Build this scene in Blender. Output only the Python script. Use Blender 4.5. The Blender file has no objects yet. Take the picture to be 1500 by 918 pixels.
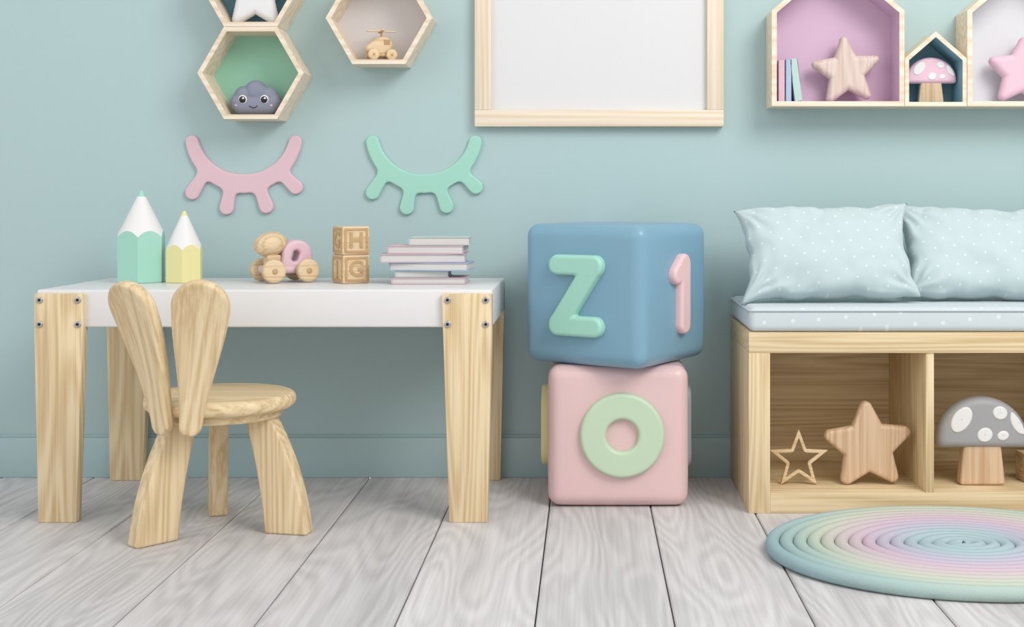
import bpy, bmesh, math, random
import numpy as np
from mathutils import Vector, Matrix, noise
random.seed(7)
sc = bpy.context.scene
sc.view_settings.view_transform = 'Standard'
sc.view_settings.look = 'None'
rad = math.radians

# ------------------------------------------------------------------ materials
def lin(c):
    return tuple((x/255/12.92 if x/255 <= .04045 else ((x/255+.055)/1.055)**2.4) for x in c) + (1,)

def base_mat(name, rough=.5, spec=.5, coat=0):
    m = bpy.data.materials.new(name); m.use_nodes = True
    nt = m.node_tree; b = nt.nodes['Principled BSDF']
    b.inputs['Roughness'].default_value = rough
    b.inputs['Specular IOR Level'].default_value = spec
    b.inputs['Coat Weight'].default_value = coat
    b.inputs['Coat Roughness'].default_value = .2
    return m, nt, b

def N(nt, t, **kw):
    n = nt.nodes.new(t)
    for k, v in kw.items(): setattr(n, k, v)
    return n

def paint(name, col, rough=.5, var=.03, bump=.02, bscale=300, spec=.4, coat=0, metallic=0):
    m, nt, b = base_mat(name, rough, spec, coat)
    b.inputs['Metallic'].default_value = metallic
    tc = N(nt, 'ShaderNodeTexCoord')
    n = N(nt, 'ShaderNodeTexNoise'); n.inputs['Scale'].default_value = 3; n.inputs['Detail'].default_value = 3
    nt.links.new(tc.outputs['Object'], n.inputs['Vector'])
    mx = N(nt, 'ShaderNodeMix', data_type='RGBA')
    c = lin(col)
    mx.inputs[6].default_value = tuple(x*(1-var) for x in c[:3])+(1,)
    mx.inputs[7].default_value = tuple(min(1, x*(1+var)) for x in c[:3])+(1,)
    nt.links.new(n.outputs['Fac'], mx.inputs[0]); nt.links.new(mx.outputs[2], b.inputs['Base Color'])
    if bump:
        n2 = N(nt, 'ShaderNodeTexNoise'); n2.inputs['Scale'].default_value = bscale
        nt.links.new(tc.outputs['Object'], n2.inputs['Vector'])
        bp = N(nt, 'ShaderNodeBump'); bp.inputs['Strength'].default_value = bump; bp.inputs['Distance'].default_value = .002
        nt.links.new(n2.outputs['Fac'], bp.inputs['Height']); nt.links.new(bp.outputs['Normal'], b.inputs['Normal'])
    return m

def wood(name, light, dark, axis=2, s=1.0, rough=.5, wave=.24, p0=.30, p1=.62):
    m, nt, b = base_mat(name, rough, .35)
    tc = N(nt, 'ShaderNodeTexCoord')
    def nz(across, along, detail, dist):
        mp = N(nt, 'ShaderNodeMapping'); v = [across*s]*3; v[axis] = along*s
        mp.inputs['Scale'].default_value = v
        mp.inputs['Location'].default_value = (random.random()*5, random.random()*5, random.random()*5)
        nt.links.new(tc.outputs['Object'], mp.inputs['Vector'])
        n = N(nt, 'ShaderNodeTexNoise'); n.inputs['Scale'].default_value = 1
        n.inputs['Detail'].default_value = detail; n.inputs['Distortion'].default_value = dist
        nt.links.new(mp.outputs['Vector'], n.inputs['Vector']); return n
    n1 = nz(8, .5, 1, .15)
    mul = N(nt, 'ShaderNodeMath', operation='MULTIPLY'); mul.inputs[1].default_value = 110
    sn = N(nt, 'ShaderNodeMath', operation='SINE')
    nt.links.new(n1.outputs['Fac'], mul.inputs[0]); nt.links.new(mul.outputs[0], sn.inputs[0])
    n2 = nz(170, 2.5, 4, .1)
    mr = N(nt, 'ShaderNodeMapRange'); mr.inputs[1].default_value = -1; mr.inputs[2].default_value = 1
    nt.links.new(sn.outputs[0], mr.inputs[0])
    mx = N(nt, 'ShaderNodeMath', operation='MULTIPLY_ADD'); mx.inputs[1].default_value = wave
    nt.links.new(mr.outputs[0], mx.inputs[0])
    m3 = N(nt, 'ShaderNodeMath', operation='MULTIPLY'); m3.inputs[1].default_value = 1-wave
    nt.links.new(n2.outputs['Fac'], m3.inputs[0]); nt.links.new(m3.outputs[0], mx.inputs[2])
    cr = N(nt, 'ShaderNodeValToRGB')
    cr.color_ramp.elements[0].position = p0; cr.color_ramp.elements[0].color = lin(dark)
    cr.color_ramp.elements[1].position = p1; cr.color_ramp.elements[1].color = lin(light)
    nt.links.new(mx.outputs[0], cr.inputs[0]); nt.links.new(cr.outputs[0], b.inputs['Base Color'])
    bp = N(nt, 'ShaderNodeBump'); bp.inputs['Strength'].default_value = .08; bp.inputs['Distance'].default_value = .001
    nt.links.new(n2.outputs['Fac'], bp.inputs['Height']); nt.links.new(bp.outputs['Normal'], b.inputs['Normal'])
    return m

def dotted(name, col, dotcol, scale, r, yz=False):
    m, nt, b = base_mat(name, .85, .15)
    tc = N(nt, 'ShaderNodeTexCoord'); sp = N(nt, 'ShaderNodeSeparateXYZ')
    nt.links.new(tc.outputs['Object'], sp.inputs[0])
    cb = N(nt, 'ShaderNodeCombineXYZ'); nt.links.new(sp.outputs[0], cb.inputs[0])
    if yz:
        ad = N(nt, 'ShaderNodeMath', operation='ADD')
        nt.links.new(sp.outputs[1], ad.inputs[0]); nt.links.new(sp.outputs[2], ad.inputs[1]); nt.links.new(ad.outputs[0], cb.inputs[1])
    else:
        nt.links.new(sp.outputs[1], cb.inputs[1])
    mp = N(nt, 'ShaderNodeMapping'); mp.inputs['Rotation'].default_value = (0, 0, rad(40))
    nt.links.new(cb.outputs[0], mp.inputs['Vector'])
    v = N(nt, 'ShaderNodeTexVoronoi', voronoi_dimensions='2D'); v.inputs['Scale'].default_value = scale; v.inputs['Randomness'].default_value = .1
    nt.links.new(mp.outputs[0], v.inputs['Vector'])
    mr = N(nt, 'ShaderNodeMapRange'); mr.inputs[1].default_value = r; mr.inputs[2].default_value = r*1.5
    mr.inputs[3].default_value = 1; mr.inputs[4].default_value = 0
    nt.links.new(v.outputs['Distance'], mr.inputs[0])
    mx = N(nt, 'ShaderNodeMix', data_type='RGBA'); mx.inputs[6].default_value = lin(col); mx.inputs[7].default_value = lin(dotcol)
    nt.links.new(mr.outputs[0], mx.inputs[0]); nt.links.new(mx.outputs[2], b.inputs['Base Color'])
    n2 = N(nt, 'ShaderNodeTexNoise'); n2.inputs['Scale'].default_value = 500
    nt.links.new(tc.outputs['Object'], n2.inputs['Vector'])
    bp = N(nt, 'ShaderNodeBump'); bp.inputs['Strength'].default_value = .12; bp.inputs['Distance'].default_value = .002
    nt.links.new(n2.outputs['Fac'], bp.inputs['Height']); nt.links.new(bp.outputs['Normal'], b.inputs['Normal'])
    b.inputs['Sheen Weight'].default_value = .1
    return m

def floor_mat():
    m, nt, b = base_mat('whitewashed_planks', .55, .3)
    tc = N(nt, 'ShaderNodeTexCoord'); g = N(nt, 'ShaderNodeNewGeometry')
    cb = N(nt, 'ShaderNodeCombineXYZ')
    for i, k in enumerate((37, 91, 13)):
        q = N(nt, 'ShaderNodeMath', operation='MULTIPLY'); q.inputs[1].default_value = k
        nt.links.new(g.outputs['Random Per Island'], q.inputs[0]); nt.links.new(q.outputs[0], cb.inputs[i])
    def nz(sx, sy, detail, dist):
        mp = N(nt, 'ShaderNodeMapping'); mp.inputs['Scale'].default_value = (sx, sy, 1)
        nt.links.new(tc.outputs['Object'], mp.inputs['Vector'])
        ad = N(nt, 'ShaderNodeVectorMath', operation='ADD')
        nt.links.new(mp.outputs[0], ad.inputs[0]); nt.links.new(cb.outputs[0], ad.inputs[1])
        n = N(nt, 'ShaderNodeTexNoise'); n.inputs['Scale'].default_value = 1; n.inputs['Detail'].default_value = detail
        n.inputs['Distortion'].default_value = dist
        nt.links.new(ad.outputs[0], n.inputs['Vector']); return n
    n1 = nz(5, .8, 1.5, .15)
    mul = N(nt, 'ShaderNodeMath', operation='MULTIPLY'); mul.inputs[1].default_value = 130
    sn = N(nt, 'ShaderNodeMath', operation='SINE')
    nt.links.new(n1.outputs['Fac'], mul.inputs[0]); nt.links.new(mul.outputs[0], sn.inputs[0])
    mr = N(nt, 'ShaderNodeMapRange'); mr.inputs[1].default_value = -1; mr.inputs[2].default_value = 1
    nt.links.new(sn.outputs[0], mr.inputs[0])
    n2 = nz(110, 2.5, 5, .2)
    n3 = nz(9, .8, 3, 0)
    a1 = N(nt, 'ShaderNodeMath', operation='MULTIPLY'); a1.inputs[1].default_value = .13; nt.links.new(mr.outputs[0], a1.inputs[0])
    a2 = N(nt, 'ShaderNodeMath', operation='MULTIPLY_ADD'); a2.inputs[1].default_value = .45; nt.links.new(n2.outputs['Fac'], a2.inputs[0]); nt.links.new(a1.outputs[0], a2.inputs[2])
    a3 = N(nt, 'ShaderNodeMath', operation='MULTIPLY_ADD'); a3.inputs[1].default_value = .40; nt.links.new(n3.outputs['Fac'], a3.inputs[0]); nt.links.new(a2.outputs[0], a3.inputs[2])
    cr = N(nt, 'ShaderNodeValToRGB')
    cr.color_ramp.elements[0].position = .30; cr.color_ramp.elements[0].color = lin((184, 181, 181))
    cr.color_ramp.elements[1].position = .66; cr.color_ramp.elements[1].color = lin((219, 216, 216))
    nt.links.new(a3.outputs[0], cr.inputs[0])
    rr = N(nt, 'ShaderNodeMapRange'); rr.inputs[3].default_value = .93; rr.inputs[4].default_value = 1.05
    nt.links.new(g.outputs['Random Per Island'], rr.inputs[0])
    vm = N(nt, 'ShaderNodeVectorMath', operation='SCALE'); nt.links.new(cr.outputs[0], vm.inputs[0]); nt.links.new(rr.outputs[0], vm.inputs['Scale'])
    nt.links.new(vm.outputs[0], b.inputs['Base Color'])
    bp = N(nt, 'ShaderNodeBump'); bp.inputs['Strength'].default_value = .15; bp.inputs['Distance'].default_value = .002
    nt.links.new(a2.outputs[0], bp.inputs['Height']); nt.links.new(bp.outputs['Normal'], b.inputs['Normal'])
    return m

def rug_mat(R):
    m, nt, b = base_mat('rug_rope', .8, .2)
    tc = N(nt, 'ShaderNodeTexCoord'); sp = N(nt, 'ShaderNodeSeparateXYZ'); nt.links.new(tc.outputs['Object'], sp.inputs[0])
    cb = N(nt, 'ShaderNodeCombineXYZ'); nt.links.new(sp.outputs[0], cb.inputs[0]); nt.links.new(sp.outputs[1], cb.inputs[1])
    ln = N(nt, 'ShaderNodeVectorMath', operation='LENGTH'); nt.links.new(cb.outputs[0], ln.inputs[0])
    mr = N(nt, 'ShaderNodeMapRange'); mr.inputs[2].default_value = R; nt.links.new(ln.outputs['Value'], mr.inputs[0])
    cr = N(nt, 'ShaderNodeValToRGB'); e = cr.color_ramp.elements
    stops = [(0, (164, 186, 190)), (.22, (168, 189, 195)), (.36, (187, 182, 199)), (.48, (202, 181, 194)), (.6, (200, 192, 189)),
             (.7, (191, 199, 182)), (.82, (166, 189, 184)), (1, (142, 170, 179))]
    e[0].position = 0; e[0].color = lin(stops[0][1]); e[1].position = 1; e[1].color = lin(stops[-1][1])
    for p, c in stops[1:-1]:
        q = e.new(p); q.color = lin(c)
    nt.links.new(mr.outputs[0], cr.inputs[0]); nt.links.new(cr.outputs[0], b.inputs['Base Color'])
    n2 = N(nt, 'ShaderNodeTexNoise'); n2.inputs['Scale'].default_value = 250; nt.links.new(tc.outputs['Object'], n2.inputs['Vector'])
    bp = N(nt, 'ShaderNodeBump'); bp.inputs['Strength'].default_value = .25; bp.inputs['Distance'].default_value = .003
    nt.links.new(n2.outputs['Fac'], bp.inputs['Height']); nt.links.new(bp.outputs['Normal'], b.inputs['Normal'])
    return m

M = dict(
    wall=paint('wall_paint', (174, 197, 198), .8, .01, .03, 120, .2),
    skirting=paint('skirting_paint', (166, 191, 193), .45, .01, .01),
    white=paint('white_lacquer', (223, 222, 222), .35, .01, 0),
    paper=paint('poster_paper', (217, 217, 218), .9, .01, 0, spec=.1),
    pink=paint('pink_paint', (220, 188, 198), .45),
    mint=paint('mint_paint', (160, 211, 194), .42),
    blueplastic=paint('blue_plastic', (122, 163, 185), .36, .02, 0, coat=.12),
    pinkplastic=paint('pink_plastic', (222, 190, 189), .36, .02, 0, coat=.12),
    green=paint('pale_green_plastic', (190, 211, 182), .4, .02, 0),
    pinkletter=paint('pink_letter_plastic', (230, 194, 196), .4, .02, 0),
    yellow=paint('yellow_paint', (228, 221, 160), .4, .02, 0),
    greyl=paint('grey_plastic', (160, 170, 180), .4, .02, 0),
    hexgreen=paint('green_panel', (152, 205, 180), .6),
    hexlilac=paint('lilac_white_panel', (212, 209, 209), .6),
    hexblue=paint('blue_panel', (106, 156, 176), .6),
    housepink=paint('orchid_panel', (208, 178, 201), .6),
    houseteal=paint('teal_panel', (128, 170, 183), .6),
    housewhite=paint('white_panel', (216, 216, 219), .6),
    felt=paint('grey_blue_felt', (138, 143, 160), .9, .04, .3, 600, .1),
    whitefelt=paint('white_felt', (226, 228, 231), .9, .02, .3, 600, .1),
    pinkfelt=paint('pink_felt', (228, 192, 206), .9, .04, .3, 600, .1),
    cream=paint('white_spot', (229, 228, 227), .45, .01, 0),
    greycap=paint('grey_cap', (160, 161, 163), .5),
    pinkcap=paint('pink_cap', (228, 190, 204), .5),
    black=paint('black_eye', (30, 30, 34), .2, 0, 0),
    smile=paint('smile_thread', (60, 62, 80), .6, 0, 0),
    bookmint=paint('mint_cover', (180, 205, 197), .5),
    bookpink=paint('pink_cover', (214, 180, 191), .5),
    bookmauve=paint('mauve_cover', (200, 182, 194), .5),
    bookblue=paint('blue_cover', (164, 184, 212), .5),
    pages=paint('book_pages', (208, 206, 203), .8, .05, .2, 400),
    metal=paint('screw_steel', (190, 190, 190), .25, .01, 0, metallic=1),
    screwdark=paint('screw_socket', (60, 60, 60), .4, .01, 0, metallic=1),
    padpipe=paint('pad_piping', (196, 208, 212), .8),
    gap=paint('plank_gap', (70, 68, 66), .9, .01, 0),
    pine=wood('pine_vertical', (228, 208, 170), (203, 177, 133), 2),
    pinex=wood('pine_horizontal', (228, 208, 170), (203, 177, 133), 0),
    piney=wood('pine_depth', (229, 209, 170), (203, 176, 132), 0),
    pineplate=wood('pine_plate', (230, 210, 172), (204, 177, 134), 1),
    ply=wood('plywood_frame', (234, 221, 201), (219, 199, 172), 0, .7),
    plyv=wood('plywood_vertical', (234, 221, 201), (219, 199, 172), 2, .7),
    beech=wood('beech', (215, 187, 156), (192, 159, 125), 1, 1),
    pinkwood=wood('rosy_wood', (216, 198, 188), (200, 178, 167), 1, 1),
    toywood=wood('toy_wood', (223, 200, 164), (201, 172, 130), 0, 1.2),
    dkwood=wood('engraved_wood', (192, 160, 116), (172, 138, 98), 0, 1.2),
    floor=floor_mat(),
    pillow=dotted('dotted_pillow_cloth', (188, 204, 206), (211, 221, 222), 27, .065),
    pad=dotted('dotted_pad_cloth', (200, 210, 214), (219, 226, 228), 20, .08, True),
)

# ------------------------------------------------------------------ geometry helpers
def group(name, loc=(0, 0, 0), rz=0):
    e = bpy.data.objects.new(name, None); e.empty_display_size = .05
    e.location = loc; e.rotation_euler = (0, 0, rz)
    sc.collection.objects.link(e); return e

def mk(name, verts, faces, mats, parent=None, mtx=None, smooth=True, ang=35, midx=None):
    me = bpy.data.meshes.new(name); me.from_pydata([tuple(v) for v in verts], [], faces); 
    if not isinstance(mats, (list, tuple)): mats = [mats]
    for m in mats: me.materials.append(m)
    if midx:
        for p, i in zip(me.polygons, midx): p.material_index = i
    bm = bmesh.new(); bm.from_mesh(me); bmesh.ops.recalc_face_normals(bm, faces=bm.faces); bm.to_mesh(me); bm.free()
    if smooth:
        for p in me.polygons: p.use_smooth = True
        me.set_sharp_from_angle(angle=rad(ang))
    me.update()
    o = bpy.data.objects.new(name, me); sc.collection.objects.link(o)
    if parent: o.parent = parent
    if mtx is not None: o.matrix_local = mtx
    return o

def from_bm(name, bm, mats, parent=None, mtx=None, ang=35):
    me = bpy.data.meshes.new(name)
    bmesh.ops.recalc_face_normals(bm, faces=bm.faces); bm.to_mesh(me); bm.free()
    if not isinstance(mats, (list, tuple)): mats = [mats]
    for m in mats: me.materials.append(m)
    for p in me.polygons: p.use_smooth = True
    me.set_sharp_from_angle(angle=rad(ang))
    o = bpy.data.objects.new(name, me); sc.collection.objects.link(o)
    if parent: o.parent = parent
    if mtx is not None: o.matrix_local = mtx
    return o

def box(name, lo, hi, mat, parent=None, bev=.002, seg=2, mtx=None):
    bm = bmesh.new(); bmesh.ops.create_cube(bm, size=1)
    c = [(a+b)/2 for a, b in zip(lo, hi)]; s = [b-a for a, b in zip(lo, hi)]
    for v in bm.verts: v.co = Vector([c[i]+v.co[i]*s[i] for i in range(3)])
    if bev: bmesh.ops.bevel(bm, geom=bm.edges[:], offset=bev, segments=seg, profile=.5, affect='EDGES')
    return from_bm(name, bm, mat, parent, mtx, 60 if seg > 3 else 35)

def extrude_poly(name, pts, t, mat, parent=None, mtx=None, bev=.003, seg=2):
    """polygon in local XY, thickness t centred on z"""
    bm = bmesh.new()
    a = [bm.verts.new((x, y, -t/2)) for x, y in pts]; b = [bm.verts.new((x, y, t/2)) for x, y in pts]
    bm.faces.new(a[::-1]); bm.faces.new(b); n = len(pts)
    for i in range(n): bm.faces.new((a[i], a[(i+1) % n], b[(i+1) % n], b[i]))
    bmesh.ops.recalc_face_normals(bm, faces=bm.faces)
    if bev:
        eds = [e for e in bm.edges if e.calc_face_angle(0) > rad(40)]
        bmesh.ops.bevel(bm, geom=eds, offset=bev, segments=seg, profile=.5, affect='EDGES')
    return from_bm(name, bm, mat, parent, mtx)

def lathe(name, prof, mat, parent=None, mtx=None, n=48, ang=40):
    verts, faces = [], []
    for r, z in prof:
        for i in range(n):
            a = 2*math.pi*i/n; verts.append((max(r, 1e-5)*math.cos(a), max(r, 1e-5)*math.sin(a), z))
    for j in range(len(prof)-1):
        for i in range(n):
            k = (i+1) % n; faces.append((j*n+i, j*n+k, (j+1)*n+k, (j+1)*n+i))
    faces.append(tuple(range(n))[::-1]); faces.append(tuple((len(prof)-1)*n+i for i in range(n)))
    return mk(name, verts, faces, mat, parent, mtx, True, ang)

def disc_prof(r, t, b, k=5):
    p = []
    for i in range(k+1):
        a = math.pi/2*i/k; p.append((r-b+b*math.sin(a), b-b*math.cos(a)))
    for i in range(k+1):
        a = math.pi/2*i/k; p.append((r-b+b*math.cos(a), t-b+b*math.sin(a)))
    return p

def T(x, y, z): return Matrix.Translation((x, y, z))
def R(a, ax): return Matrix.Rotation(rad(a), 4, ax)
def S(x, y, z): return Matrix.Diagonal((x, y, z, 1))
FRONT = R(90, 'X')       # local xy plate stands up facing -y

def ball(name, r, mat, parent, mtx=None, scale=(1, 1, 1)):
    bm = bmesh.new(); bmesh.ops.create_uvsphere(bm, u_segments=28, v_segments=18, radius=r)
    for v in bm.verts: v.co = Vector((v.co.x*scale[0], v.co.y*scale[1], v.co.z*scale[2]))
    return from_bm(name, bm, mat, parent, mtx, 180)

def tube(name, pts, r, mat, parent=None, mtx=None, k=8, closed=False):
    verts, faces = [], []; n = len(pts); pts = [Vector(p) for p in pts]
    for i, p in enumerate(pts):
        a = pts[(i-1) % n] if (closed or i > 0) else p; b = pts[(i+1) % n] if (closed or i < n-1) else p
        t = (b-a).normalized(); up = Vector((0, 0, 1)) if abs(t.z) < .9 else Vector((0, 1, 0))
        s = t.cross(up).normalized(); u = s.cross(t)
        rr = r(i/(n-1)) if callable(r) else r
        for j in range(k):
            q = 2*math.pi*j/k; verts.append(p+(s*math.cos(q)+u*math.sin(q))*rr)
    for i in range(n if closed else n-1):
        for j in range(k):
            i2 = (i+1) % n; j2 = (j+1) % k; faces.append((i*k+j, i*k+j2, i2*k+j2, i2*k+j))
    if not closed:
        faces.append(tuple(range(k))[::-1]); faces.append(tuple((n-1)*k+j for j in range(k)))
    return mk(name, verts, faces, mat, parent, mtx, True, 70)

# --- signed distance plates
def seg(x, y, ax, ay, bx, by, r1, r2=None):
    r2 = r1 if r2 is None else r2
    dx, dy = bx-ax, by-ay
    t = np.clip(((x-ax)*dx+(y-ay)*dy)/(dx*dx+dy*dy+1e-12), 0, 1)
    return np.hypot(x-ax-t*dx, y-ay-t*dy)-(r1+(r2-r1)*t)
def smin(a, b, k):
    h = np.clip(.5+.5*(b-a)/k, 0, 1); return b*(1-h)+a*h-k*h*(1-h)
def smax(a, b, k): return -smin(-a, -b, k)
def polysdf(x, y, P):
    d = np.full_like(x, 1e9); inside = np.zeros_like(x, dtype=bool); n = len(P)
    for i in range(n):
        (ax, ay), (bx, by) = P[i], P[(i+1) % n]
        d = np.minimum(d, seg(x, y, ax, ay, bx, by, 0))
        if ay != by:
            c = ((ay > y) != (by > y)) & (x < (bx-ax)*(y-ay)/(by-ay)+ax); inside ^= c
    return np.where(inside, -d, d)
def ell(x, y, cx, cy, a, b, rot=0):
    c, s = math.cos(rot), math.sin(rot); u = (x-cx)*c+(y-cy)*s; v = -(x-cx)*s+(y-cy)*c
    k = np.sqrt((u/a)**2+(v/b)**2); g = np.sqrt((u/a**2)**2+(v/b**2)**2)+1e-9
    return k*(k-1)/g
def starpts(Ro, Ri, rot=0):
    return [((Ro if i % 2 == 0 else Ri)*math.sin(math.pi*i/5+rot), (Ro if i % 2 == 0 else Ri)*math.cos(math.pi*i/5+rot)) for i in range(10)]
def starF(Ro, ratio=.5, rd=.012, rot=0):
    P = starpts(Ro-rd, Ro*ratio-rd*.9, rot); return lambda x, y: polysdf(x, y, P)-rd

def plate(name, F, b, mat, parent=None, mtx=None, t=.02, bev=.006, n=80, double=False):
    x0, x1, y0, y1 = b; h = max(x1-x0, y1-y0)/n
    xs = np.arange(x0, x1+h*.5, h); ys = np.arange(y0, y1+h*.5, h)
    X, Y = np.meshgrid(xs, ys, indexing='ij'); D = F(X, Y)
    D = np.where(np.abs(D) < h*.04, -h*.04, D)
    verts, ds, idx, faces = [], [], {}, []
    def vid(key, p, d):
        if key not in idx:
            idx[key] = len(verts); verts.append(p); ds.append(d)
        return idx[key]
    nx, ny = D.shape
    for i in range(nx-1):
        for j in range(ny-1):
            cs = [(i, j), (i+1, j), (i+1, j+1), (i, j+1)]
            dv = [D[c] for c in cs]
            if min(dv) >= 0: continue
            f = []
            for k in range(4):
                c0, c1 = cs[k], cs[(k+1) % 4]; d0, d1 = dv[k], dv[(k+1) % 4]
                if d0 < 0: f.append(vid(c0, (xs[c0[0]], ys[c0[1]]), d0))
                if (d0 < 0) != (d1 < 0):
                    q = d0/(d0-d1)
                    f.append(vid((min(c0, c1), max(c0, c1)), (xs[c0[0]]*(1-q)+xs[c1[0]]*q, ys[c0[1]]*(1-q)+ys[c1[1]]*q), 0))
            if len(f) >= 3: faces.append(tuple(f))
    nV = len(verts); allv = []; back = []
    for (x, y), d in zip(verts, ds):
        a = min(-d, bev); q = math.sqrt(max(0, bev*bev-(bev-a)**2))
        if double:
            hh = t/2-bev+q; allv.append((x, y, t/2+hh)); back.append((x, y, t/2-hh))
        else:
            allv.append((x, y, t-bev+q)); back.append((x, y, 0))
    allv += back
    out = list(faces); E = {}
    for f in faces:
        for k in range(len(f)): E[(f[k], f[(k+1) % len(f)])] = 1
        out.append(tuple(v+nV for v in f[::-1]))
    for (a, c) in E:
        if (c, a) not in E: out.append((c, a, a+nV, c+nV))
    return mk(name, allv, out, mat, parent, mtx, True, 50)

# ------------------------------------------------------------------ room
box('wall_back', (-4.5, 0, 0), (5.5, .1, 2.7), M['wall'], bev=0)
g = group('baseboard_back')
box('board', (-4.5, -.014, 0), (5.5, -.0005, .117), M['skirting'], g, .003)
box('top_bead', (-4.5, -.009, .117), (5.5, -.0005, .123), M['skirting'], g, .002)

vs, fs = [], []
def addbox(lo, hi, c=.003):
    o = len(vs); z0, z1 = lo[2], hi[2]
    vs.extend([(lo[0], lo[1], z0), (hi[0], lo[1], z0), (hi[0], hi[1], z0), (lo[0], hi[1], z0)])
    vs.extend([(lo[0], lo[1], z1-c), (hi[0], lo[1], z1-c), (hi[0], hi[1], z1-c), (lo[0], hi[1], z1-c)])
    vs.extend([(lo[0]+c, lo[1]+c, z1), (hi[0]-c, lo[1]+c, z1), (hi[0]-c, hi[1]-c, z1), (lo[0]+c, hi[1]-c, z1)])
    for a in (0, 4):
        for k in range(4):
            k2 = (k+1) % 4; fs.append((o+a+k, o+a+k2, o+a+4+k2, o+a+4+k))
    fs.append((o+8, o+9, o+10, o+11)); fs.append((o+3, o+2, o+1, o))
PW = .268
for k in range(-16, 21):
    xa = -.10+PW*k; y = 0
    y1 = -random.choice([.42, 1.5, 1.9, 2.3, 1.7])
    while y > -5:
        addbox((xa+.0016, max(y1, -5)+.001, -.02), (xa+PW-.0016, y-.001 if y < 0 else 0, 0))
        y = y1; y1 -= random.uniform(1.8, 2.4)
nf = len(fs)
o = len(vs); vs += [(-4.5, -5, -.012), (5.5, -5, -.012), (5.5, 0, -.012), (-4.5, 0, -.012)]; fs.append((o, o+1, o+2, o+3))
mk('floor', vs, fs, [M['floor'], M['gap']], smooth=False, midx=[0]*nf+[1])

# ------------------------------------------------------------------ picture frame
g = group('picture_frame', (.035, 0, 1.024))
w2, H, bw = .362, 1.02, .048
box('rail_bottom', (-w2, -.032, 0), (w2, -.002, bw), M['ply'], g)
box('rail_top', (-w2, -.032, H-bw), (w2, -.002, H), M['ply'], g)
box('stile_left', (-w2, -.032, bw), (-w2+bw, -.002, H-bw), M['plyv'], g)
box('stile_right', (w2-bw, -.032, bw), (w2, -.002, H-bw), M['plyv'], g)
box('blank_poster', (-w2+bw, -.014, bw), (w2-bw, -.004, H-bw), M['paper'], g, 0)

# ------------------------------------------------------------------ shelves
def inset(P, t):
    n = len(P); out = []
    for i in range(n):
        a, b, c = Vector(P[i-1]), Vector(P[i]), Vector(P[(i+1) % n])
        e1 = (b-a).normalized(); e2 = (c-b).normalized()
        n1 = Vector((-e1.y, e1.x)); n2 = Vector((-e2.y, e2.x))
        m = (n1+n2).normalized(); out.append(tuple(b+m*(t/m.dot(n1))))
    return out
def shelf(name, loc, P, depth, th, frame, inner, back):
    g = group(name, loc); Q = inset(P, th); n = len(P)
    v = [(x, -depth, z) for x, z in P]+[(x, -depth, z) for x, z in Q]+[(x, -.001, z) for x, z in P]+[(x, -.001, z) for x, z in Q]
    f, mi = [], []
    for i in range(n):
        j = (i+1) % n
        f += [(i, j, n+j, n+i), (i, 2*n+i, 2*n+j, j), (n+i, n+j, 3*n+j, 3*n+i), (2*n+i, 3*n+i, 3*n+j, 2*n+j)]; mi += [0, 0, 1, 0]
    o = mk('frame', v, f, [frame, inner], g, smooth=False, midx=mi)
    mk('back_panel', [(x, -.008, z) for x, z in Q], [tuple(range(n))], back, g, smooth=False)
    return g
hexR = .151
HP = [(hexR*math.cos(rad(60*i)), hexR*math.sin(rad(60*i))) for i in range(6)]
ap = hexR*math.cos(rad(30))
for nm, x, z, bk in (('hexagon_shelf', -.955, 1.171, 'hexgreen'), ('hexagon_shelf', -.591, 1.327, 'hexlilac'), ('hexagon_shelf', -.955, 1.171+2*ap+.001, 'hexblue')):
    shelf(nm, (x, 0, z), HP, .12, .013, M['ply'], M['ply'], M[bk])
def houseP(w, eave, peak): return [(-w/2, 0), (w/2, 0), (w/2, eave), (0, peak), (-w/2, eave)]
zb = 1.0765
shelf('house_shelf', (.7122, 0, zb), houseP(.376, .272, .43), .12, .014, M['ply'], M['housepink'], M['housepink'])
shelf('house_shelf', (.9895, 0, zb), houseP(.176, .136, .212), .12, .012, M['ply'], M['houseteal'], M['houseteal'])
shelf('house_shelf', (1.267, 0, zb), houseP(.376, .272, .43), .12, .014, M['ply'], M['housewhite'], M['housewhite'])
zs = zb+.0145

# ------------------------------------------------------------------ lash wall decor
def lashF(x, y):
    px, py = x*500, y*500      # 1 unit = 2 mm
    r0 = 77; cy = -12+r0
    a = np.arctan2(px, -(py-cy)); lim = rad(78); ac = np.clip(a, -lim, lim)
    qx, qy = r0*np.sin(ac), cy-r0*np.cos(ac)
    d = np.hypot(px-qx, (py-qy))-(14-4.5*np.abs(ac)/lim)
    for (ax, ay, bx, by) in ((-58, 2, -75, -25), (-19, -16, -25, -47), (22, -16, 33, -45), (56, 2, 76, -17)):
        d = smin(d, seg(px, py, ax, ay, bx, by, 8, 10.5), 9)
    return d/500
for nm, x, m in (('eyelash_wall_decor', -1.004, 'pink'), ('eyelash_wall_decor', -.477, 'mint')):
    g = group(nm, (x, 0, .882))
    plate('eyelash_shape', lashF, (-.21, .21, -.15, .16), M[m], g, T(0, -.0005, 0) @ FRONT, .012, .003, 170)

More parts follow.
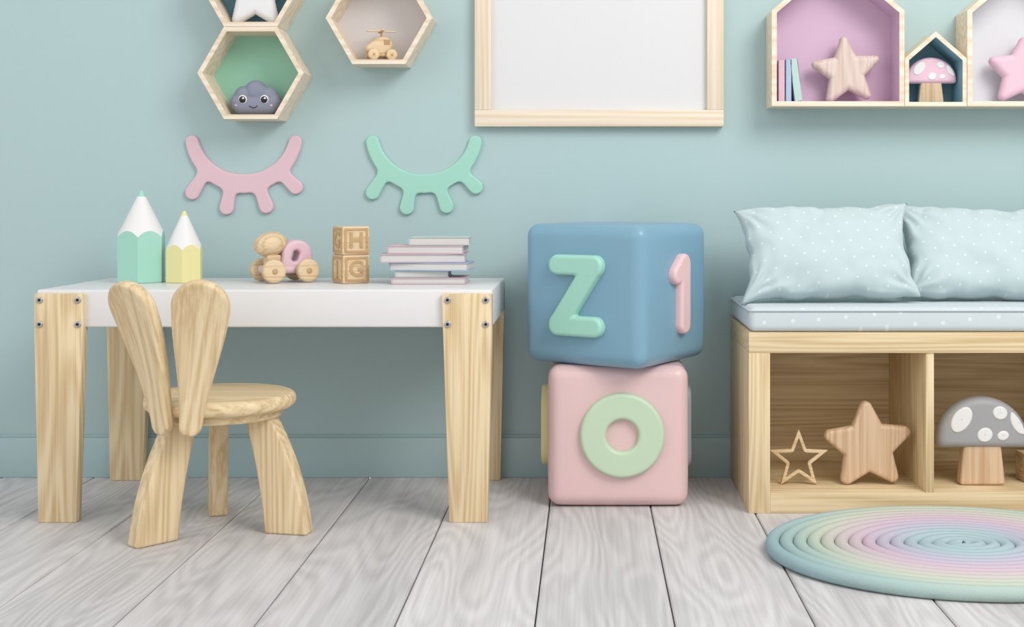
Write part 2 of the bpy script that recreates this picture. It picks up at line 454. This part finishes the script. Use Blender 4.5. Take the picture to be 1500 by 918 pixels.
# ------------------------------------------------------------------ stars, mushrooms etc.
def star(name, loc, Ro, mat, t, bev, ratio=.5, rd=.014, rot=0, rz=0):
    g = group(name, loc, rad(rz)); low = -min(y for x, y in starpts(Ro-rd, Ro*ratio, rad(rot)))+rd
    plate('star_body', starF(Ro, ratio, rd, rad(rot)), (-Ro*1.06, Ro*1.06, -Ro*1.06, Ro*1.06), mat, g, T(0, t/2, low) @ FRONT, t, bev, 100, True)
    return g
star('wooden_star_cushion', (.748, -.055, zs), .102, M['pinkwood'], .04, .017, .50, .012, -5)
star('star_cushion', (1.256, -.055, zs), .102, M['pinkfelt'], .045, .02, .55, .014, 3)
star('star_cushion', (-.957, -.055, 1.171+2*ap-ap+.0145), .105, M['whitefelt'], .04, .018, .52, .014)

def mushroom(name, loc, s, sx, cap, stem, rz=0):
    g = group(name, loc, rad(rz))
    K = S(s*sx, s, s)
    P = [(-.052, .008), (.052, .008), (.05, .03), (.04, .118), (-.04, .118), (-.05, .03)]
    plate('stem', lambda x, y: polysdf(x, y, P)-.008, (-.07, .07, -.005, .135), stem, g, T(0, .02*s, 0) @ FRONT @ K, .04, .008, 60, True)
    capF = lambda x, y: smax(ell(x, y, 0, .116, .121, .118), -(y-.100), .016)
    plate('cap', capF, (-.135, .135, .08, .245), cap, g, T(0, .028*s, 0) @ FRONT @ K, .058, .02, 100, True)
    for i, (cx, cy, a, b, r) in enumerate(((-.060, .176, .024, .038, -.6), (.042, .194, .020, .018, -.3), (.002, .136, .021, .019, .5), (.092, .168, .020, .034, .5), (.050, .134, .016, .013, .2))):
        F = (lambda cx, cy, a, b, r: (lambda x, y: smax(ell(x, y, cx, cy, a, b, r), capF(x, y)+.009, .003)))(cx, cy, a, b, r)
        plate('spot', F, (cx-.045, cx+.045, cy-.045, cy+.045), M['cream'], g, T(0, (.028-.052)*s, 0) @ FRONT @ K, .009, .004, 50)
    return g
mushroom('toy_mushroom', (.9895, -.06, zb+.0128), .56, 1.08, M['pinkcap'], M['beech'])

# cloud
g = group('cloud_plush', (-.955, -.06, 1.171-ap+.0142))
def cloudF(x, y):
    d = seg(x, y, -.038, .030, .038, .030, .029)
    for cx, cy, r in ((-.034, .058, .026), (.036, .056, .026), (.0, .07, .031), (-.048, .038, .025), (.048, .038, .025)):
        d = smin(d, np.hypot(x-cx, y-cy)-r, .008)
    return d
plate('cloud_body', cloudF, (-.09, .09, -.01, .11), M['felt'], g, T(0, .028, 0) @ FRONT, .056, .026, 90, True)
for sx in (-1, 1):
    ball('eye_white', .0125, M['cream'], g, T(sx*.031, -.027, .044), (1, .35, 1))
    ball('eye_pupil', .0098, M['black'], g, T(sx*.031, -.030, .043), (1, .35, 1))
    ball('eye_glint', .003, M['cream'], g, T(sx*.031+.003, -.0335, .047), (1, .4, 1))
    ball('cheek', .0075, M['pinkfelt'], g, T(sx*.047, -.025, .028), (1, .3, .6))
tube('smile', [(.012*math.sin(a), -.0285, .030-.010*math.cos(a)) for a in np.linspace(-1.2, 1.2, 14)], .0012, M['smile'], g)

# toy helicopter in hex shelf
g = group('toy_helicopter', (-.593, -.06, 1.327-ap+.0142), rad(18))
wheelM = R(90, 'X')
def wheel(x, y, z, r, t, mat=None, par=None):
    lathe('wheel', disc_prof(r, t, t*.3), mat or M['toywood'], par, T(x, y+t/2, z) @ wheelM, 32)
    ball('axle_cap', r*.25, M['dkwood'], par, T(x, y-t/2, z), (1, .5, 1))
plate('fuselage', lambda x, y: smin(seg(x, y, -.008, .04, .006, .045, .026), seg(x, y, .0, .045, -.035, .035, .014, .012), .01), (-.07, .05, 0, .09), M['toywood'], g, T(0, .018, .0) @ FRONT, .036, .012, 60, True)
box('chassis', (-.04, -.015, .012), (.04, .015, .022), M['toywood'], g, .004)
for x in (-.026, .026):
    for y in (-.024, .024): wheel(x, y, .0165, .0162, .012, par=g)
box('rotor_mast', (-.003, -.003, .068), (.003, .003, .086), M['dkwood'], g, .001)
box('rotor_blade', (-.042, -.005, .084), (.042, .005, .088), M['toywood'], g, .0015)
box('rotor_cross_blade', (-.005, -.035, .084), (.005, .035, .088), M['toywood'], g, .0015)
box('window_cutout', (.004, -.0185, .045), (.022, -.0175, .06), M['dkwood'], g, 0)

# books in house shelf
def book(name, w, h, t, cover, parent, mtx):
    """spine on -x side, lies in local xy plane, thickness z"""
    c = .0022
    box(name+'_pages', (c, .003, c), (w-.003, h-.003, t-c), M['pages'], parent, .0005, 1, mtx)
    box(name+'_cover_bottom', (0, 0, 0), (w, h, c), cover, parent, .0006, 1, mtx)
    box(name+'_cover_top', (0, 0, t-c), (w, h, t), cover, parent, .0006, 1, mtx)
    box(name+'_spine', (0, 0, 0), (c, h, t), cover, parent, .0006, 1, mtx)
g = group('standing_books', (.5405, -.018, zs))
def upright(x, t, h, col, lean=0):
    # spine faces -y ; local x -> +y(depth), local y -> z, z -> x
    m = T(x, -.085, 0) @ R(lean, 'Y') @ Matrix(((0, 0, 1, 0), (1, 0, 0, 0), (0, 1, 0, 0), (0, 0, 0, 1)))
    book('book', .08, h, t, M[col], g, m)
upright(.004, .020, .118, 'bookpink'); upright(.025, .018, .120, 'bookblue'); upright(.052, .022, .122, 'bookmint', -7)

# ------------------------------------------------------------------ table
g = group('kids_table')
TX0, TX1, TZ = -1.39, -.24, .584
box('tabletop', (TX0, -.525, .489), (TX1, -.025, TZ), M['white'], g, .005, 3)
def legplate(x_out, sgn, y):
    P = [(x_out, .575), (x_out-sgn*.0, .47), (x_out-sgn*.0105, 0), (x_out-sgn*.1065, 0), (x_out-sgn*.1255, .575)]
    extrude_poly('leg', P, .035, M['pineplate'], g, T(0, y, 0) @ FRONT, .003)
for y in (-.5235, -.0345):
    legplate(TX1, 1, y); legplate(TX0, -1, y)
for xs_ in ((-.3505, -.2545), (TX0+.0145, TX0+.1105)):
    for x in xs_:
        for z in (.5595, .4985):
            lathe('screw', disc_prof(.0085, .004, .0015), M['metal'], g, T(x, -.5405, z) @ R(90, 'X'), 20)
            lathe('screw_socket', disc_prof(.0042, .001, .0003), M['screwdark'], g, T(x, -.5445, z) @ R(90, 'X'), 6)
TS = TZ+.0005
# pencils
def pencil(name, x, y, r, htot, body, tip, k):
    g = group(name, (x, y, TS)); n = 72; vs, fs, mi = [], [], []
    Hc = k*r                    # cone height for radius r
    def rh(a):
        q = (a+math.pi/6) % (math.pi/3)-math.pi/6; return r*math.cos(math.pi/6)/math.cos(q)
    rings = 4+14
    for j in range(rings):
        for i in range(n):
            a = 2*math.pi*i/n+math.pi/6*.35; R0 = rh(a-math.pi/6*.35); zc = htot-Hc*R0/r
            if j == 0: rr, z = R0*.98, 0
            elif j == 1: rr, z = R0, .002
            elif j == 2: rr, z = R0, zc
            elif j == 3: rr, z = R0*.985, zc+.0015
            else:
                q = (j-3)/14; rr = R0*.985*(1-q)+.0035*q; z = zc+(htot-zc)*q
            vs.append((rr*math.cos(a), rr*math.sin(a), z))
    for j in range(rings-1):
        for i in range(n):
            i2 = (i+1) % n; fs.append((j*n+i, j*n+i2, (j+1)*n+i2, (j+1)*n+i)); mi.append(0 if j < 2 else (1 if j < rings-3 else 2))
    fs.append(tuple(range(n))[::-1]); mi.append(0); fs.append(tuple((rings-1)*n+i for i in range(n))); mi.append(2)
    mk('pencil_body', vs, fs, [body, M['cream'], tip], g, smooth=True, ang=20, midx=mi)
    return g
pencil('pencil_ornament', -1.230, -.22, .067, .252, M['mint'], M['mint'], 1.9)
pencil('pencil_ornament', -1.110, -.225, .052, .196, M['yellow'], M['yellow'], 2.05)

# toy car
g = group('toy_car', (-.836, -.215, TS), rad(31))
for x in (-.048, .048):
    for y in (-.055, .055): wheel(x, y, .0325, .032, .024, par=g)
    tube('axle', [(x, -.05, .0325), (x, .05, .0325)], .006, M['toywood'], g)
box('chassis', (-.066, -.036, .024), (.066, .036, .046), M['pink'], g, .009, 4)
archF = lambda x, y: np.maximum(smax(seg(x, y, .030, .03, .028, .074, .050, .042), -y+.03, .004), -(seg(x, y, .020, .066, .024, .078, .009)))
plate('pink_cab', archF, (-.035, .09, .02, .13), M['pink'], g, T(0, .034, 0) @ FRONT, .068, .010, 80, True)
ball('egg_passenger', .036, M['toywood'], g, T(-.040, 0, .104) @ R(-12, 'Y'), (1.28, .95, .94))
box('seat_block', (-.055, -.022, .04), (-.015, .022, .076), M['toywood'], g, .006, 3)

# letter blocks
def text(body, size, mat, parent, mtx, ext=.0012):
    cu = bpy.data.curves.new('letter_'+body, 'FONT'); cu.body = body; cu.size = size; cu.extrude = ext; cu.offset = .0012
    cu.align_x = 'CENTER'; cu.align_y = 'CENTER'; cu.materials.append(mat)
    o = bpy.data.objects.new('letter_'+body, cu); sc.collection.objects.link(o); o.parent = parent; o.matrix_local = mtx
def letter_block(loc, rz, l1, l2, nm='wooden_letter_block', h=.0385):
    g = group(nm, loc, rad(rz))
    box('block', (-h, -h, 0), (h, h, 2*h), M['toywood'], g, .003)
    for ang_, L in ((0, l1), (-90, l2), (90, l2), (180, l1)):
        m = R(ang_, 'Z') @ T(0, -h, h) @ FRONT
        F = lambda x, y: np.maximum(np.maximum(abs(x), abs(y))-.0335, -(np.maximum(abs(x), abs(y))-.0275))
        plate('border', F, (-.04, .04, -.04, .04), M['dkwood'], g, m, .0022, .0008, 40)
        text(L, .06, M['dkwood'], g, m @ T(0, -.001, .0008))
letter_block((-.647, -.25, TS), 34, 'G', 'J')
letter_block((-.646, -.25, TS+.0775), 31, 'H', 'G')

# book stack
g = group('book_stack', (-.426, -.25, TS)); z = 0
for (w, d, t, col, dx, dy, r) in ((.200, .14, .018, 'bookpink', 0, 0, 0), (.145, .13, .018, 'bookmint', -.02, .0, 2), (.212, .145, .022, 'bookblue', .004, -.002, -3),
                                  (.228, .15, .023, 'bookmauve', -.018, 0, 3), (.205, .14, .023, 'bookpink', -.006, 0, -2), (.165, .12, .023, 'bookmint', .026, 0, 2)):
    book('book', w, d, t-.0006, M[col], g, T(dx, dy, z) @ R(r, 'Z') @ T(-w/2, -d/2, 0)); z += t

# ------------------------------------------------------------------ chair
cx, cy = -.904, -.60
g = group('bunny_ear_chair', (cx, cy, 0))
lathe('seat', disc_prof(.182, .036, .016, 6), M['piney'], g, T(0, 0, .300), 64)
lathe('seat_apron', disc_prof(.152, .022, .006, 4), M['piney'], g, T(0, 0, .279), 64)
def bez(p, n=10):
    out = []
    for i in range(n+1):
        t = i/n; out.append(tuple((1-t)**3*p[0][k]+3*(1-t)**2*t*p[1][k]+3*(1-t)*t*t*p[2][k]+t**3*p[3][k] for k in range(2)))
    return out
legP = bez([(.140, .285), (.185, .21), (.222, .12), (.236, .0)])+bez([(.128, 0), (.118, .10), (.098, .20), (.072, .285)])
for a in (-12, 108, 228):
    extrude_poly('leg', legP, .046, M['pineplate'], g, R(a, 'Z') @ FRONT, .006, 3)
def ear(base, top, L, r1, r2, nrm):
    base, top, nrm = Vector(base), Vector(top), Vector(nrm)
    u = (top-base).normalized(); s = u.cross(nrm).normalized(); w = s.cross(u)
    mt = Matrix(((s.x, u.x, w.x, base.x), (s.y, u.y, w.y, base.y), (s.z, u.z, w.z, base.z), (0, 0, 0, 1)))
    def F(x, y):
        t = np.clip(y/L, 0, 1); tt = t*t*(3-2*t)
        return np.hypot(x, y-np.clip(y, 0, L))-(r1+(r2-r1)*(.35*t+.65*tt))
    o = plate('ear_backrest', F, (-r2*1.1, r2*1.1, -r1*1.2, L+r2*1.1), M['pineplate'], g, mt, .032, .010, 130, True)
    for v in o.data.vertices:       # gentle bow
        q = v.co.y/L; v.co.z += .03*(q-q*q)*-1.2
ear((-.018, -.172, .292), (.022, -.225, .58), .285, .026, .066, (.12, -1, 0))
ear((-.082, -.150, .292), (-.135, -.205, .58), .285, .026, .066, (-.50, -.85, 0))

# ------------------------------------------------------------------ big cubes
def rounded_cube(name, s, r, mat, parent, puff=.006, cuts=38):
    bm = bmesh.new(); bmesh.ops.create_cube(bm, size=s)
    bmesh.ops.subdivide_edges(bm, edges=bm.edges[:], cuts=cuts, use_grid_fill=True)
    h = s/2
    for v in bm.verts:
        c = v.co.copy(); q = Vector([max(-(h-r), min(h-r, a)) for a in c]); d = c-q
        if d.length > 1e-9: v.co = q+d.normalized()*r
        for ax in range(3):
            if abs(abs(c[ax])-h) < 1e-6:
                o = [c[i]/h for i in range(3) if i != ax]
                v.co[ax] += math.copysign(puff*(1-o[0]**4)*(1-o[1]**4), c[ax]); break
        v.co.z += h
    return from_bm(name, bm, mat, parent, None, 180)
CS = .368
g = group('alphabet_cube', (.082, -.205, .004))
rounded_cube('cube_body', CS, .03, M['pinkplastic'], g, .004)
ringF = lambda x, y: np.abs(np.hypot(x, y)-.0765)-.0345
def face_m(ang_, off=.186): return T(0, 0, CS/2) @ R(ang_, 'Z') @ T(0, -off, 0) @ FRONT
plate('letter_O', ringF, (-.12, .12, -.12, .12), M['green'], g, face_m(0) @ T(.010, .006, 0), .022, .010, 120)
dF = lambda x, y: np.maximum(smax(seg(x, y, -.01, .04, -.01, -.04, .07), -.05-x, .02), -seg(x, y, -.005, .035, -.005, -.035, .022))
plate('letter_D', dF, (-.08, .08, -.12, .12), M['yellow'], g, face_m(-90), .022, .008, 80)
plate('letter_D', dF, (-.08, .08, -.12, .12), M['greyl'], g, face_m(90), .018, .008, 80)
g = group('alphabet_cube', (.082, -.240, .377), rad(-32))
rounded_cube('cube_body', CS, .03, M['blueplastic'], g, .004)
zF = lambda x, y: smin(np.minimum(seg(x, y, -.055, .08, .057, .08, .027), seg(x, y, -.055, -.08, .057, -.08, .027)), seg(x, y, .05, .072, -.05, -.072, .028), .008)
plate('letter_Z', zF, (-.1, .1, -.12, .12), M['mint'], g, face_m(0) @ T(-.008, -.001, 0), .024, .010, 120)
oneF = lambda x, y: smin(seg(x, y, .018, .080, .018, -.080, .027), seg(x, y, .012, .080, -.022, .052, .025), .006)
plate('number_1', oneF, (-.09, .09, -.13, .13), M['pinkletter'], g, face_m(90) @ T(-.002, -.001, 0), .022, .009, 110)

# ------------------------------------------------------------------ bench
BX = .4185
g = group('storage_bench', (BX, 0, 0)); D0 = -.445; D1 = -.016
W = .055+.404*3+.021*2+.055
box('side_left', (0, D0, 0), (.055, D1, .415), M['pine'], g, .0015)
box('side_right', (W-.055, D0, 0), (W, D1, .415), M['pine'], g, .0015)
box('top_board', (0, D0, .415), (W, D1, .468), M['pinex'], g, .0015)
box('bottom_board', (.055, D0+.001, 0), (W-.055, D1, .053), M['pinex'], g, .0015)
box('back_panel', (.055, D1-.012, .053), (W-.055, D1-.002, .415), M['pinex'], g, 0)
for i in (1, 2):
    x = .055+.404*i+.021*(i-1); box('divider', (x, D0+.004, .053), (x+.021, D1-.012, .415), M['pine'], g, .001)
g = group('bench_cushion', (BX, 0, .4685))
box('pad', (.001, D0+.0, 0), (W-.001, D1, .064), M['pad'], g, .018, 6)
for z in (.056,):
    x0, x1, y0, y1, r = .0, W, D0-.001, D1, .012
    pts = []
    for (ox, oy, a0) in ((x1-r, y1-r, 0), (x0+r, y1-r, 90), (x0+r, y0+r, 180), (x1-r, y0+r, 270)):
        for k in range(6):
            a = rad(a0+18*k); pts.append((ox+r*math.cos(a), oy+r*math.sin(a), z))
    tube('piping', pts, .0028, M['padpipe'], g, closed=True)

def pillow(x, y, z, lean, roll, yaw, w, h, seed, t=.080):
    g = group('throw_pillow', (x, y, z)); n = 72; vs, fs = [], []
    rnd = random.Random(seed); fold = [(rnd.uniform(-1, 1), rnd.choice((-1, 1)), rnd.uniform(.3, .7)) for _ in range(7)]
    for side in (1, -1):
        for i in range(n+1):
            for j in range(n+1):
                u, v = -1+2*i/n, -1+2*j/n
                X = w/2*u*(1-.12*(1-v*v)*abs(u)**3); Y = h/2*v*(1-.10*(1-u*u)*abs(v)**3)
                e = max(0, (1-u*u)*(1-v*v)); th = t*e**.38
                wr = 0
                for (a, b) in ((-1, -1), (-1, 1), (1, -1), (1, 1)):
                    dx, dy = (u-a)*w/2, (v-b)*h/2; dd = math.hypot(dx, dy); an = math.atan2(dy, dx)
                    wr += math.sin(an*13+seed*3+a+2*b)*math.exp(-((dd-.055)/.05)**2)*.006
                for fu, fv, fl in fold:      # seam puckers
                    wr += -.008*math.exp(-((u-fu-.15*(v-fv))/.045)**2)*math.exp(-(abs(v-fv)/fl)**2*2)
                wr += .010*noise.noise(Vector((u*2.2+seed*7, v*2.2, side*3)))+.004*noise.noise(Vector((u*6+seed, v*3, side)))
                m_ = min(1, e*6)
                ex = .008*noise.noise(Vector((v*3.5+seed, u*1.5, 0))); ey = .010*noise.noise(Vector((u*4.5+seed, v*1.5, 5)))
                vs.append((X+ex, Y+ey, side*(th+wr*m_)))
    N1 = (n+1)**2
    for s in (0, 1):
        for i in range(n):
            for j in range(n):
                a = s*N1+i*(n+1)+j; f = (a, a+n+1, a+n+2, a+1); fs.append(f if s == 0 else f[::-1])
    m = R(yaw, 'Z') @ R(90-lean, 'X') @ R(roll, 'Z')
    o = mk('pillow_body', vs, fs, M['pillow'], g, m, True, 180)
    # settle on the cushion: lowest point rests on the pad top
    low = min((m @ v.co).z for v in o.data.vertices)
    g.location.z = .5325-.004-low
    bm = bmesh.new(); bm.from_mesh(o.data); bmesh.ops.remove_doubles(bm, verts=bm.verts, dist=.0002)
    bmesh.ops.recalc_face_normals(bm, faces=bm.faces); bm.to_mesh(o.data); bm.free()
pillow(.655, -.250, .664, 28, 1.5, 0, .485, .285, 1, .072)
pillow(1.104, -.200, .664, 28, -1, 0, .480, .285, 2, .072)
pillow(1.540, -.250, .664, 28, 1, 0, .465, .285, 3, .072)

# inside the bench
star('wooden_star', (.748, -.34, .0535), .119, M['beech'], .035, .010, .54, .016, -3)
g = group('wooden_star_outline', (.563, -.345, .0535))
P1 = starpts(.082, .0345)
plate('star_outline', lambda x, y: np.maximum(polysdf(x, y, P1), -(polysdf(x, y, P1)+.0085)), (-.09, .09, -.09, .09), M['toywood'], g, T(0, .006, .082*.809) @ FRONT, .012, .001, 150, True)
mushroom('toy_mushroom', (1.050, -.34, .0535), 1.0, 1.0, M['greycap'], M['beech'])
letter_block((1.21, -.30, .0535), 8, 'A', 'B')

# ------------------------------------------------------------------ rug
g = group('spiral_rope_rug', (.858, -.838, 0)); RR = .458; turns = 14; rp = RR/turns/2
pts = []
nn = turns*64
for i in range(nn+1):
    q = i/nn; a = 2*math.pi*turns*q-.6; r = .004+(RR-rp)*q
    pts.append((r*math.cos(a), r*math.sin(a)*.79, rp*1.02))
tube('rope_coil', pts, lambda q: rp*1.02*min(1, (1-q)*60+.35), rug_mat(RR), g, k=10)

# ------------------------------------------------------------------ light & camera
w = bpy.data.worlds.new('World'); sc.world = w; w.use_nodes = True
bg = w.node_tree.nodes['Background']; bg.inputs[0].default_value = (.99, .99, 1, 1); bg.inputs[1].default_value = .84
def area(name, loc, tgt, size, power, col=(1, 1, 1)):
    l = bpy.data.lights.new(name, 'AREA'); l.shape = 'RECTANGLE'; l.size = size[0]; l.size_y = size[1]; l.energy = power; l.color = col
    o = bpy.data.objects.new(name, l); sc.collection.objects.link(o); o.location = loc
    o.rotation_euler = (Vector(tgt)-Vector(loc)).to_track_quat('-Z', 'Y').to_euler()
area('softbox_key', (2.0, -3.0, 3.2), (.1, 0, .6), (1.8, 1.8), 98, (1, .98, .95))
area('fill_light', (-3.0, -3.5, 2.4), (0, 0, .6), (2, 2), 22, (.97, .98, 1))  # weak fill lamp added on the left, no actual window there

cam = bpy.data.cameras.new('camera'); co = bpy.data.objects.new('camera', cam); sc.collection.objects.link(co)
co.location = (0, -3.8, .812); co.rotation_euler = (rad(90), 0, 0)
cam.sensor_width = 36; cam.lens = 45.6; cam.shift_x = -110/1500; cam.shift_y = -167/1500
sc.camera = co
